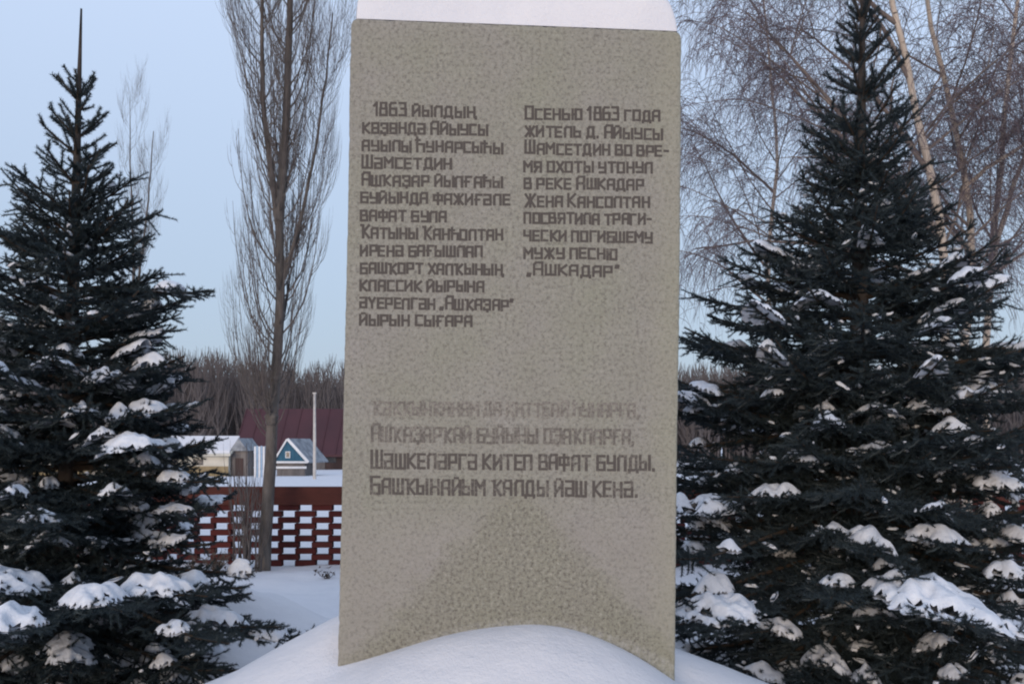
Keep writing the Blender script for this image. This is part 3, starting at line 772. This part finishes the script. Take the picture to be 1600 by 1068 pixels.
def spruce(name, label, base, H, Rf, lead, seed, mat, heroes, kinds, snow_n, dust_n, e_top, z_low, extra_tops=(), shape_side=None, group=None):
    rg = np.random.RandomState(seed)
    tx, ty, tz = base
    root = thing(name, base, label, 'tree', group)
    lean = np.array(kinds['lean'])
    def trunk(h): return np.array([tx + lean[0] * h / H, ty + lean[1] * h / H, tz + h])
    hs_ = np.linspace(-0.15, H, 16)
    rr_ = np.interp(hs_, [-0.15, 0.3, H - lead, H], [kinds['r'] * 1.25, kinds['r'], 0.017, 0.006])
    mb = MB(); mb.tubes([(np.array([trunk(h) for h in hs_]), rr_)], 9)
    mb.build('trunk', M_BARK, root, True)
    segs = []; topsegs = []; cores = []; wood = []; branches = []
    def shoot(p0, p1, curve=0.0):
        p0 = np.array(p0); p1 = np.array(p1); m = (p0 + p1) / 2 - np.array([0, 0, curve])
        for a, c in ((p0, m), (m, p1)):
            segs.append((a, c))
        cores.append((np.array([p0, m, p1]), [0.0048, 0.0045, 0.003]))
    # leader
    lp = [trunk(H - lead + lead * t) for t in np.linspace(0, 1, 5)]
    lead_segs = [(a, c) for a, c in zip(lp[:-1], lp[1:])]
    for (dx_, dz_) in extra_tops:
        a0 = trunk(H - lead * 1.05); a1 = a0 + np.array([dx_ * 0.7, 0.02, lead * dz_ * .5]); a2 = a0 + np.array([dx_, 0.03, lead * dz_])
        wood.append((np.array([a0, a1, a2]), [0.013, 0.011, 0.005])); lead_segs += [(a0, a1), (a1, a2)]
    # whorls
    h = H - lead; top = h; spec = []
    first = True
    while h > z_low:
        t = 1 - (top - h) / (top - z_low)
        nb = (rg.randint(5, 7) if t < 0.8 else rg.randint(4, 6)) if not first else 5
        ph = rg.rand() * 6.28
        for k in range(nb):
            spec.append((h + rg.normal(0, 0.015), ph + k * 6.283 / nb + rg.normal(0, 0.15), rg.uniform(0.82, 1.08)))
        for k in range(rg.randint(5, 9) if t < 0.45 else rg.randint(1, 4) if t < 0.78 else rg.randint(0, 3)):
            spec.append((h - rg.uniform(0.02, 0.12), rg.rand() * 6.28, rg.uniform(0.4, 0.92)))
        h -= 0.125 if t < 0.8 else rg.uniform(0.12, 0.24)
        first = False
    for hh_, az, k in spec:
        t = np.clip((hh_ - z_low) / (top - z_low), 0, 1)
        Rr = Rf(hh_)
        if shape_side: Rr *= shape_side(az, hh_)
        L = max(0.14, Rr * k)
        e0 = np.interp(t, [0, 0.3, 0.7, 0.88, 1], [-4, 8, 22, 38, e_top]) + rg.normal(0, 4)
        sag = np.interp(t, [0, 0.5, 0.85, 1], [0.32, 0.24, 0.05, 0.0]); up = np.interp(t, [0, 0.5, 0.85, 1], [0.22, 0.2, 0.10, 0.03])
        bq = Branch(trunk(hh_), az, L, math.radians(e0), sag, up, rg); bq.droop = float(np.interp(t, [0, 0.6, 0.9], [0.32, 0.22, 0.0])); branches.append((bq, L, t, None))
    for (u, v_, dd, wpx) in heroes:
        tgt = P(u, v_, ty - dd)
        dx_, dy_ = tgt[0] - tx, tgt[1] - ty
        r_ = math.hypot(dx_, dy_); az = math.atan2(dx_, dy_)
        frac = 0.72; L = max(0.35, r_ / frac)
        e0 = math.radians(4)
        br = Branch((0, 0, 0), az, L, e0, 0.28, 0.16, rg)
        z0 = tgt[2] - br.z(frac * L) - 0.03
        hz = max(0.12, z0 - tz)
        org = trunk(hz); org[2] = z0
        br.o = org
        branches.append((br, L, 0.3, (frac * L, wpx * (ty - dd) / F)))
    nclump = 0
    order = rg.permutation(len(branches))
    clump_done = 0
    dust = []
    for bi in range(len(branches)):
        br, L, t, hero = branches[bi]
        npt = 7
        aa = np.linspace(0, L, npt)
        wood.append((br.w(aa, np.zeros(npt)), np.interp(aa / L, [0, 1], [0.006 + 0.011 * min(L, 1.2), 0.004])))
        lat2d = []
        a = 0.18 * L if L > 0.6 else 0.10 * L
        # clothed axis
        for a0, a1 in zip(np.linspace(a, L, 7)[:-1], np.linspace(a, L, 7)[1:]):
            segs.append((br.w(a0, 0.0), br.w(a1, 0.0))); lat2d.append((a0, 0, a1, 0))
        cores.append((br.w(np.linspace(a, L, 5), np.zeros(5)), [0.0065] * 4 + [0.003]))
        if t > 0.8: topsegs.extend(segs[-6:])
        side = 1; a += 0.01
        stp = 0.052 if t < 0.87 else 0.085
        while a < L - 0.03:
            side = -side
            rem = L - a
            l = min(0.62 * rem + 0.05, 0.40 + 0.1 * rg.rand()) * rg.uniform(0.75, 1.1)
            if hero: l = min(l * 1.15, hero[1] * 0.62 + 0.1)
            ang = math.radians(rg.uniform(42, 62)) * side
            upb = rg.uniform(0.0, 0.16) * l + (0.12 * l if t > 0.6 else 0)
            ea, el = a + l * math.cos(ang), l * math.sin(ang)
            n_ = 3
            pa = np.linspace(a, ea, n_); pl_ = np.linspace(0, el, n_)
            pw = br.w(pa, pl_, 0) + np.array([0, 0, 1.0]) * (upb * np.linspace(0, 1, n_) ** 2)[:, None]
            for s0, s1 in zip(pw[:-1], pw[1:]): segs.append((s0, s1))
            if t > 0.8: topsegs.extend(segs[-2:])
            cores.append((pw, [0.0052, 0.0045, 0.003])); lat2d.append((a, 0, ea, el))
            if l > 0.13 and t < 0.87:
                b_ = 0.28 * l; sd2 = 1
                while b_ < l - 0.035:
                    sd2 = -sd2
                    l2 = min(0.5 * (l - b_) + 0.035, 0.16) * rg.uniform(0.8, 1.15)
                    an2 = ang + sd2 * math.radians(rg.uniform(38, 55))
                    f_ = b_ / l
                    sa, sl = a + (ea - a) * f_, el * f_
                    s0 = br.w(sa, sl) + np.array([0, 0, upb * f_ * f_])
                    s1 = br.w(sa + l2 * math.cos(an2), sl + l2 * math.sin(an2)) + np.array([0, 0, upb * f_ * f_ + rg.uniform(-0.55, 0.55) * l2])
                    smid = (s0 + s1) / 2 - np.array([0, 0, 0.10 * l2]) + rg.normal(0, 0.05 * l2, 3); segs.append((s0, smid)); segs.append((smid, s1)); cores.append((np.array([s0, smid, s1]), [0.0048, 0.0045, 0.003]))
                    if abs(sl) < 0.22: lat2d.append((sa, sl, sa + l2 * math.cos(an2), sl + l2 * math.sin(an2)))
                    if rg.rand() < dust_n and t < 0.86:
                        dust.append(((s0 + s1) / 2 + np.array([0, 0, 0.012]), (s1 - s0), rg.uniform(0.6, 1.3)))
                    b_ += 0.056
            for q_ in range(0 if t > 0.8 else 2):
                dv = rg.normal(0, 1, 3); dv /= np.linalg.norm(dv); dv = dv * 0.8 + br.d * 0.7
                if t > 0.75: dv[2] = abs(dv[2]) + 0.3
                s0 = br.w(a, 0.0); l3 = rg.uniform(0.05, 0.12)
                segs.append((s0, s0 + dv * l3)); cores.append((np.array([s0, s0 + dv * l3 * 0.5, s0 + dv * l3]), [0.0048, 0.0045, 0.003]))
            a += stp * rg.uniform(0.8, 1.2)
        # snow clumps on this fan
        jobs = []
        if hero: jobs.append((hero[0], hero[1] * 0.48, hero[1] * 0.50, 0.045 + 0.12 * hero[1]))
        elif L > 0.3 and t < 0.62 and rg.rand() < snow_n * (1.15 - t):
            jobs.append((L * rg.uniform(0.6, 0.92), rg.uniform(0.05, 0.12), rg.uniform(0.05, 0.12), rg.uniform(0.035, 0.065)))
            if rg.rand() < 0.35 and L > 0.6: jobs.append((L * rg.uniform(0.3, 0.55), rg.uniform(0.06, 0.12), rg.uniform(0.05, 0.11), rg.uniform(0.03, 0.05)))
        for ac, ra, rl, hg in jobs:
            ra = max(ra, 0.05); rl = max(rl, 0.05)
            c_ = 0.0125 if hero is None else max(0.0125, hero[1] / 36)
            ga = np.arange(ac - ra * 1.7, min(ac + ra * 1.7, L * 1.03), c_); gl = np.arange(-rl * 1.8, rl * 1.8, c_)
            if len(ga) < 4 or len(gl) < 4: continue
            A_, L_ = np.meshgrid(ga, gl, indexing='ij')
            dist = np.full(A_.shape, 9.0)
            for (x0_, y0_, x1_, y1_) in lat2d:
                ddx, ddy = x1_ - x0_, y1_ - y0_
                tt = np.clip(((A_ - x0_) * ddx + (L_ - y0_) * ddy) / (ddx * ddx + ddy * ddy + 1e-9), 0, 1)
                dist = np.minimum(dist, np.hypot(A_ - x0_ - tt * ddx, L_ - y0_ - tt * ddy))
            env = 1.15 * np.exp(-((A_ - ac) / ra) ** 2 - (L_ / rl) ** 2)
            nz = fbm(A_ * 11 + bi * 3.1, L_ * 11 + 7, 3)
            f_ = env * (0.62 + 0.75 * np.clip(1 - dist / 0.034, 0, 1) + 0.62 * nz) - 0.36
            hgt = hg * np.where(f_ > 0, np.clip(f_, 0, None) ** 0.42, 0) * (1 + 0.25 * fbm(A_ * 16, L_ * 16 + bi, 2))
            for _ in range(3 if hero else 1):
                pd = np.pad(hgt, 1, mode='edge'); hgt = (pd[:-2, 1:-1] + pd[2:, 1:-1] + pd[1:-1, :-2] + pd[1:-1, 2:] + 2 * hgt) / 6
            dip = np.clip(-f_, 0, 1) * 0.10
            keep = f_ > -0.10
            cell = keep[:-1, :-1] & keep[1:, :-1] & keep[1:, 1:] & keep[:-1, 1:]
            if cell.sum() < 6: continue
            Wt = br.w(A_, L_) + (hgt - dip + 0.010)[..., None] * np.array([0, 0, 1.0])
            Wb = br.w(A_, L_) + (0.08 * hgt - 0.5 * dip + 0.005)[..., None] * np.array([0, 0, 1.0])
            I = np.arange(A_.size).reshape(A_.shape)
            Q = np.stack([I[:-1, :-1], I[1:, :-1], I[1:, 1:], I[:-1, 1:]], -1)[cell]
            used = np.unique(Q); mp = np.full(A_.size, -1); mp[used] = np.arange(len(used))
            mbq = MB(); mbq.add(Wt.reshape(-1, 3)[used], mp[Q]); mbq.add(Wb.reshape(-1, 3)[used], mp[Q][:, ::-1])
            mbq.build('snow_clump', M_SNOWT, root, True); clump_done += 1
    # crown: needles over thin green cores, brown branch wood
    mb = MB()
    V, Fn = make_needles(segs, rg, kinds['per'], 0.022, 0.0034); mb.add(V, Fn, 0)
    V, Fn = make_needles(topsegs, rg, 9.0, 0.027, 0.0036); mb.add(V, Fn, 0)
    V, Fn = make_needles(lead_segs, rg, 3.0, 0.014, 0.003); mb.add(V, Fn, 0)
    mb.tubes(cores, 3, 0); mb.tubes(wood, 4, 1)
    mb.build('crown', [mat, M_TWIG], root)
    # dusting of snow on single shoots
    if dust:
        mb = MB(); ns, nr = 6, 4
        th = np.linspace(0, 2 * math.pi, ns, endpoint=False); ph = np.linspace(0.0, math.pi, nr + 1)
        sp = np.array([(math.sin(p) * math.cos(a), math.sin(p) * math.sin(a), math.cos(p)) for p in ph[1:-1] for a in th] + [(0, 0, 1), (0, 0, -1)])
        fq = []; ft = []
        for r_ in range(nr - 2):
            for k in range(ns): fq.append((r_ * ns + k, r_ * ns + (k + 1) % ns, (r_ + 1) * ns + (k + 1) % ns, (r_ + 1) * ns + k))
        tp = (nr - 1) * ns
        for k in range(ns):
            ft.append((tp, (k + 1) % ns, k)); ft.append((tp + 1, (nr - 2) * ns + k, (nr - 2) * ns + (k + 1) % ns))
        for c, dv, s_ in dust:
            L_ = np.linalg.norm(dv); T = dv / L_; sd = np.cross(T, (0, 0, 1.0)); sd /= np.linalg.norm(sd) + 1e-9; up_ = np.cross(sd, T)
            Vd = c + sp[:, 0:1] * T * L_ * 0.38 * s_ + sp[:, 1:2] * sd * 0.012 * s_ + sp[:, 2:3] * up_ * 0.009 * s_ + rg.normal(0, 0.0032, sp.shape)
            mb.add(Vd, [np.array(fq)[:, ::-1], np.array(ft)])
        o = mb.build('snow_dusting', M_SNOWT, root, True); o['kind'] = 'stuff'
    print(name, 'segs', len(segs), 'clumps', clump_done, 'dust', len(dust))
    return root

# left spruce
dL = 6.0
bl = P(96, 1078, dL); bl[2] = float(ground(bl[0], bl[1])) - 0.02
topL_ = P(127, 14, dL); HL = topL_[2] - bl[2]
def RL(h):
    v = HY - (h + bl[2] - EYE) * F / dL
    return np.interp(v, [100, 130, 240, 300, 420, 560, 700, 850, 1000, 1080], [34, 42, 64, 80, 160, 200, 240, 275, 330, 300]) * dL / F
heroL = [(120, 930, 1.0, 85), (30, 905, 0.9, 90), (15, 965, 1.25, 100), (40, 805, 0.8, 60), (150, 585, 0.35, 62), (92, 545, 0.3, 44), (208, 632, 0.3, 50),
         (175, 645, 0.35, 40), (188, 690, 0.55, 85), (232, 722, 0.25, 50), (258, 695, 0.1, 46), (262, 742, 0.35, 45), (225, 915, 0.7, 90), (300, 905, 0.2, 60), (330, 965, 0.4, 80), (270, 975, 0.9, 50),
         (250, 450, 0.2, 46), (415, 985, 0.15, 55)]
spruce('spruce_tree', 'young dark spruce with one bare pointed leader, left of the stone slab', tuple(bl), HL, RL, 0.58, 21, M_NEEDLE, heroL,
       dict(lean=(topL_[0] - bl[0], 0), r=0.075, per=7.6), 0.70, 0.06, 50, 0.22)
# right spruce
dR = 6.1
br_ = P(1338, 1110, dR); br_[2] = float(ground(br_[0], br_[1])) - 0.02
topR_ = P(1348, -70, dR); HR = topR_[2] - br_[2]
def RR(h):
    v = HY - (h + br_[2] - EYE) * F / dR
    return np.interp(v, [30, 80, 200, 300, 400, 480, 560, 700, 850, 1000, 1100], [34, 58, 98, 108, 176, 235, 302, 335, 355, 365, 340]) * dR / F
heroR = [(1490, 940, 1.3, 200), (1105, 790, 0.7, 95), (1115, 915, 0.9, 60), (1085, 945, 1.05, 130), (1555, 755, 0.6, 62), (1530, 608, 0.45, 75), (1455, 640, 0.5, 70), (1580, 548, 0.1, 75), (1485, 665, 0.7, 50),
         (1465, 835, 0.9, 80), (1375, 845, 1.0, 66), (1330, 835, 0.9, 40), (1225, 765, 0.7, 62), (1245, 712, 0.6, 45), (1360, 700, 0.6, 50), (1215, 575, 0.35, 42), (1290, 560, 0.4, 30),
         (1280, 635, 0.5, 36), (1345, 520, 0.3, 30), (1440, 545, 0.3, 46), (1575, 890, 0.8, 60), (1310, 905, 1.1, 40), (1590, 830, 0.5, 50), (1500, 720, 0.6, 40), (1200, 615, 0.45, 34),(1420,440,0.1,40), (1100,722,0.1,22), (1082,690,0.0,20), (1095,752,0.3,24), (1078,855,0.5,26), (1120,850,0.9,30), (1090,600,0.1,26), (1075,640,0.05,24), (1160,730,0.5,30), (1085,820,0.2,22)]
spruce('spruce_tree', 'broad dark spruce loaded with snow pads, right of the stone slab', tuple(br_), HR, RR, 0.42, 33, M_NEEDLE_B, heroR,
       dict(lean=(topR_[0] - br_[0], 0), r=0.10, per=7.2), 0.80, 0.065, 48, 0.16, extra_tops=((-0.07, 0.9), (0.09, 0.8)))

# ---------------------------------------------------------------- bare broadleaf trees
def resample(pts, n):
    pts = np.array(pts, float); s = np.concatenate([[0], np.cumsum(np.linalg.norm(np.diff(pts, axis=0), axis=1))])
    t = np.linspace(0, s[-1], n)
    return np.stack([np.interp(t, s, pts[:, k]) for k in range(3)], -1)

def upswept(rg, p, az, L, r, level, out, spread=0.27, wig=0.028):
    n = 7
    t = np.linspace(0, 1, n)
    hor = spread * L * (1 - np.exp(-2.2 * t)) / (1 - math.exp(-2.2))
    z = L * (0.55 * t + 0.42 * t * t)
    pts = np.stack([p[0] + math.sin(az) * hor, p[1] + math.cos(az) * hor, p[2] + z], -1)
    pts[1:, :2] += np.cumsum(rg.normal(0, wig * L / n, (n - 1, 2)), axis=0)
    out.append((pts, r * (1 - 0.8 * t)))
    if level > 0:
        m = max(4, int(L * (4.4 if level > 1 else 7.5)))
        for k in range(m):
            f = rg.uniform(0.12, 0.92); q_ = pts[0] + 0; i = f * (n - 1); i0 = int(i); q_ = pts[i0] * (1 - i + i0) + pts[min(i0 + 1, n - 1)] * (i - i0)
            upswept(rg, q_, az + rg.normal(0, 1.1), L * (1 - f) * rg.uniform(0.4, 0.8) + 0.16, r * (1 - 0.8 * f) * 0.45 + 0.0009, level - 1, out, 0.26, wig)

def poplar(label, dist, stems, seed, nbr, Lr, basal=None, burl=None, group=None):
    """stems: list of ([(u,v)...], r0, r1)"""
    rg = np.random.RandomState(seed)
    u0, v0 = stems[0][0][0]
    b0 = P(u0, v0, dist); b0[2] = float(ground(b0[0], b0[1]))
    root = thing('poplar_tree', tuple(b0), label, 'tree', group)
    tr = []; out = []
    for pl_, r0, r1 in stems:
        pts = resample([P(u, v, dist) for u, v in pl_], 14); pts[1:-1, :2] += rg.normal(0, 0.006, (12, 2))
        if pl_ is stems[0][0]: pts[0][2] = b0[2] - 0.15
        t = np.linspace(0, 1, 14); rad = r0 + (r1 - r0) * t
        if burl and pl_ is stems[0][0]:
            zz_ = pts[:, 2]; rad = rad
        tr.append((pts, rad))
    mb = MB(); mb.tubes(tr, 9); mb.build('trunk', M_POPLAR, root, True)
    if burl:
        for (u, v, r_) in burl:
            mb = MB()
            c = P(u, v, dist); pts = np.stack([np.full(7, c[0]), np.full(7, c[1] - 0.02), c[2] + np.linspace(-1.25, 1.25, 7) * r_], -1)
            mb.tubes([(pts, r_ * np.sqrt(np.clip(1 - np.linspace(-1, 1, 7) ** 2, 0.02, 1)) * (1 + 0.1 * rg.normal(size=7)))], 8)
            mb.build('burl', M_POPLAR, root, True)
    for pts, rad in tr:
        zt_ = pts[-1, 2]
        for k in range(int(nbr * 1.9 * (pts[-1, 2] - pts[0, 2]))):
            f = rg.rand() if rg.rand() < 0.75 else rg.uniform(0.25, 0.8); i = f * 13; i0 = int(i); q_ = pts[i0] * (1 - i + i0) + pts[min(i0 + 1, 13)] * (i - i0)
            v_ = HY - (q_[2] - EYE) * F / dist
            if v_ > 700: continue
            k_ = np.interp(v_, [0, 350, 520, 700], [0.9, 1.05, 1.1, 0.9])
            upswept(rg, q_, rg.rand() * 6.283, rg.uniform(*Lr) * k_, min(rad[i0] * 0.30, 0.014) * rg.uniform(0.5, 1), 2, out)
    if basal:
        bs = []
        for (ua, ub, va, vb, n_) in basal:
            for k in range(n_):
                u = rg.uniform(ua, ub); h = rg.uniform(0.5, 1); p = P(u, 880, dist - rg.uniform(-0.1, 0.25)); p[2] = float(ground(p[0], p[1])) - 0.05
                L = (EYE - (va - HY) * dist / F - p[2]) * h
                t = np.linspace(0, 1, 7); dxn = rg.normal(0, 0.05, 2)
                pts = np.stack([p[0] + dxn[0] * t + 0.012 * rg.normal(size=7), p[1] + dxn[1] * t, p[2] + L * t], -1)
                bs.append((pts, 0.012 * (1 - 0.75 * t) * rg.uniform(0.6, 1.2)))
                for j in range(5):
                    i0 = rg.randint(2, 6); upswept(rg, pts[i0], rg.rand() * 6.28, rg.uniform(0.2, 0.6), 0.004, 0, bs)
        mb = MB(); mb.tubes(bs, 4); mb.build('basal_shoots', M_POPTWIG, root)
    mb = MB(); mb.tubes(out, 3); mb.build('crown', M_POPTWIG, root)
    print('poplar twigs', len(out))
    return root

poplar('tall bare poplar forking into upswept limbs, standing before the brick fence', 11.2,
       [([(412, 884), (420, 760), (426, 640), (435, 545), (438, 440), (436, 335)], 0.078, 0.046),
        ([(436, 345), (444, 240), (449, 120), (453, 0), (456, -150), (460, -330)], 0.058, 0.014),
        ([(434, 350), (424, 270), (413, 190), (409, 90), (410, 0), (404, -160)], 0.040, 0.010),
        ([(438, 450), (462, 370), (490, 250), (508, 130), (520, 20)], 0.026, 0.007)],
       71, 8.5, (0.8, 1.9), basal=[(366, 402, 690, 0, 18), (396, 412, 760, 0, 6)], burl=[(425, 655, 0.082), (421, 630, 0.062), (431, 590, 0.056)])
poplar('slim bare poplar rising behind the right side of the pointed spruce', 15.5,
       [([(214, 850), (212, 600), (208, 420), (204, 280), (203, 150)], 0.055, 0.003), ([(210, 480), (224, 380), (236, 270), (240, 205)], 0.025, 0.006)],
       72, 4.0, (0.5, 1.0))

# birches
def birch(label, dist, trunks, seed, nl, dens, xr_=(1060, 1640)):
    rg = np.random.RandomState(seed)
    u0, v0 = trunks[0][0][0]; b0 = P(u0, v0, dist); b0[2] = float(ground(b0[0], b0[1]))
    root = thing('birch_tree', tuple(b0), label, 'tree', 'birches behind the right spruce')
    tr = []; limbs = []; twigs = []
    for pl_, r0, r1 in trunks:
        pts = resample([P(u, v, dist) for u, v in pl_], 16); pts[1:-1, :2] += rg.normal(0, 0.012, (14, 2))
        if pl_ is trunks[0][0]: pts[0][2] = b0[2] - 0.15
        tr.append((pts, np.linspace(r0, r1, 16)))
    mb = MB(); mb.tubes(tr, 9); mb.build('trunk', M_BIRCH, root, True)
    def hang(p, d0, L, r, lv):
        n_ = 8; pts = [np.array(p)]; d = np.array(d0, float); st = L / (n_ - 1)
        for k in range(n_ - 1):
            d = d + np.array([0, 0, -0.38]) + rg.normal(0, 0.13, 3); d /= np.linalg.norm(d)
            pts.append(pts[-1] + d * st)
        pts = np.array(pts)
        twigs.append((pts, r * np.linspace(1, 0.35, n_)))
        if lv > 0:
            for k in range(rg.randint(2, 5)):
                i = rg.randint(1, n_ - 1); a = rg.rand() * 6.28
                hang(pts[i], (math.cos(a) * 0.8, math.sin(a) * 0.8, 0.1), L * rg.uniform(0.25, 0.6), r * 0.7, lv - 1)
    def limb(p, d0, L, r, lv):
        n_ = 10; pts = [np.array(p)]; d = np.array(d0, float); d /= np.linalg.norm(d); st = L / (n_ - 1)
        for k in range(n_ - 1):
            d = d + np.array([0, 0, 0.03 - 0.19 * (k / n_) ** 1.2]) + rg.normal(0, 0.07, 3); d /= np.linalg.norm(d)
            pts.append(pts[-1] + d * st)
        pts = np.array(pts); rad = r * np.linspace(1, 0.25, n_)
        limbs.append((pts, rad))
        if lv > 0:
            for k in range(int(2 + L * 1.8)):
                i = rg.randint(2, n_ - 1); dv = pts[i] - pts[i - 1]; dv /= np.linalg.norm(dv) + 1e-9
                limb(pts[i], dv + rg.normal(0, 0.5, 3) + np.array([0, 0, 0.12]), L * rg.uniform(0.3, 0.6), rad[i] * 0.6, lv - 1)
        for k in range(int(L * dens * 2.9)):
            f = rg.uniform(0.2, 1) ; i = min(n_ - 2, int(f * (n_ - 1))); q_ = pts[i] + (pts[i + 1] - pts[i]) * rg.rand()
            a = rg.rand() * 6.28; dv = pts[i + 1] - pts[i]; dv /= np.linalg.norm(dv) + 1e-9
            hang(q_, dv * 0.6 + np.array([math.cos(a) * 0.7, math.sin(a) * 0.7, 0.25]), rg.uniform(0.3, 1.05), 0.0036, 1)
    for pts, rad in tr:
        ln = pts[-1, 2] - pts[0, 2]
        for k in range(int(nl * ln)):
            f = rg.rand(); i0 = min(14, int(f * 15)); q_ = pts[i0] + (pts[i0 + 1] - pts[i0]) * rg.rand()
            v_ = HY - (q_[2] - EYE) * F / dist
            if v_ > 520: continue
            a = rg.rand() * 6.28; L = rg.uniform(0.9, 2.3)
            limb(q_, (math.cos(a), math.sin(a) * 0.8, rg.uniform(0.55, 1.2)), L, min(0.016, rad[i0] * 0.4), 1)
    return root, limb, limbs, twigs, dist, tr
def finish(t, extra=()):
    root, limb, limbs, twigs, dist, tr = t
    for (u0, v0, u1, v1, L, r) in extra:
        a = P(u0, v0, dist); c = P(u1, v1, dist); q_ = resample(tr[0][0], 200); a2 = q_[np.argmin(np.linalg.norm(q_ - a, axis=1))]; limb(a2, c - a, L, r, 1)
    mb = MB(); mb.tubes(limbs, 5); mb.build('branches', M_BIRCHLIMB, root, True)
    mb = MB(); mb.tubes(twigs, 3); mb.build('crown', M_BIRCHTWIG, root)
    print('birch', len(limbs), len(twigs))
t = birch('leaning birch with a tan stem, nearest the tip of the snowy spruce', 9.6,
          [([(1484, 930), (1481, 540), (1474, 394), (1461, 303), (1448, 227), (1418, 126), (1394, 0), (1376, -160), (1365, -330)], 0.066, 0.015)], 101, 2.6, 5.5)
finish(t, [(1455, 270, 1380, 150, 2.2, 0.03), (1470, 380, 1300, 210, 2.6, 0.03), (1470, 360, 1240, 190, 3.0, 0.032), (1418, 126, 1330, 0, 1.9, 0.026), (1400, 40, 1270, -50, 1.9, 0.026), (1478, 450, 1300, 330, 2.6, 0.028)])
t = birch('pale forked birch whose thick limb reaches the right edge, behind the spruce', 10.2,
          [([(1512, 930), (1502, 560), (1519, 440), (1517, 300), (1494, 200), (1474, 126), (1446, 0), (1430, -180)], 0.060, 0.015),
           ([(1503, 540), (1512, 470), (1545, 430), (1610, 388), (1680, 330)], 0.026, 0.010),
           ([(1517, 320), (1500, 300), (1540, 265), (1600, 226), (1670, 170)], 0.028, 0.014)], 102, 2.4, 5.2)
finish(t)
t = birch('upright birch at the right edge of the group behind the spruce', 11.0,
          [([(1545, 930), (1540, 520), (1552, 380), (1566, 230), (1572, 120), (1592, 0), (1604, -180)], 0.055, 0.015),
           ([(1548, 420), (1580, 300), (1625, 180), (1660, 60)], 0.035, 0.012)], 103, 2.3, 5.0)
finish(t)
t = birch('weeping birch close beside the right edge of the stone slab', 12.5,
          [([(1205, 900), (1204, 520), (1200, 380), (1215, 250), (1206, 120), (1196, 20), (1190, -60)], 0.045, 0.010)], 104, 3.0, 5.0)
finish(t, [(1204, 420, 1090, 300, 1.9, 0.02), (1202, 300, 1110, 180, 1.7, 0.02), (1204, 480, 1120, 420, 1.6, 0.018)])

# ---------------------------------------------------------------- dry shrubs poking out of the snow
def shrub(u, v, d, h, n_, seed, label, snow=True):
    rg = np.random.RandomState(seed)
    p = P(u, v, d); p[2] = float(ground(p[0], p[1]))
    root = thing('dry_shrub', tuple(p), label, 'shrub', 'dry shrubs in the snow')
    out = []
    for k in range(n_):
        a = rg.rand() * 6.28; L = h * rg.uniform(0.5, 1.1); sp = rg.uniform(0.2, 0.9)
        t_ = np.linspace(0, 1, 6)
        pts = np.stack([p[0] + math.cos(a) * sp * L * t_, p[1] + math.sin(a) * sp * L * t_, p[2] - 0.03 + L * (t_ - 0.3 * t_ ** 2)], -1); pts += rg.normal(0, 0.006, pts.shape)
        out.append((pts, 0.006 * (1 - 0.7 * t_)))
        for j in range(4):
            i = rg.randint(1, 5); q_ = pts[i]; e = q_ + rg.normal(0, 1, 3) * 0.10 * h + np.array([0, 0, 0.18 * h])
            out.append((np.array([q_, (q_ + e) / 2 + rg.normal(0, 0.006, 3), e]), [0.003, 0.003, 0.002]))
    mb = MB(); mb.tubes(out, 3); mb.build('stems', M_SHRUB, root)
    lv = MB()
    for k in range(n_ * 5):
        pts, _ = out[rg.randint(len(out))]; c = pts[-1] + rg.normal(0, 0.02, 3); s_ = rg.uniform(0.008, 0.02)
        lv.add(c + rg.normal(0, s_, (3, 3)), np.array([(0, 1, 2)]))
    lv.build('dead_leaves', M_SHRUB, root)['kind'] = 'stuff'
shrub(338, 893, 10.9, 0.32, 26, 1, 'brown dead shrub stems in snow just left of the poplar foot')
shrub(300, 880, 11.1, 0.22, 14, 2, 'thin dead stems against the brick fence beside the spruce')
shrub(388, 905, 10.4, 0.16, 9, 3, 'small dark dry twigs in snow in front of the poplar foot')
shrub(510, 905, 10.6, 0.14, 8, 4, 'small dry twigs by the left edge of the stone slab')
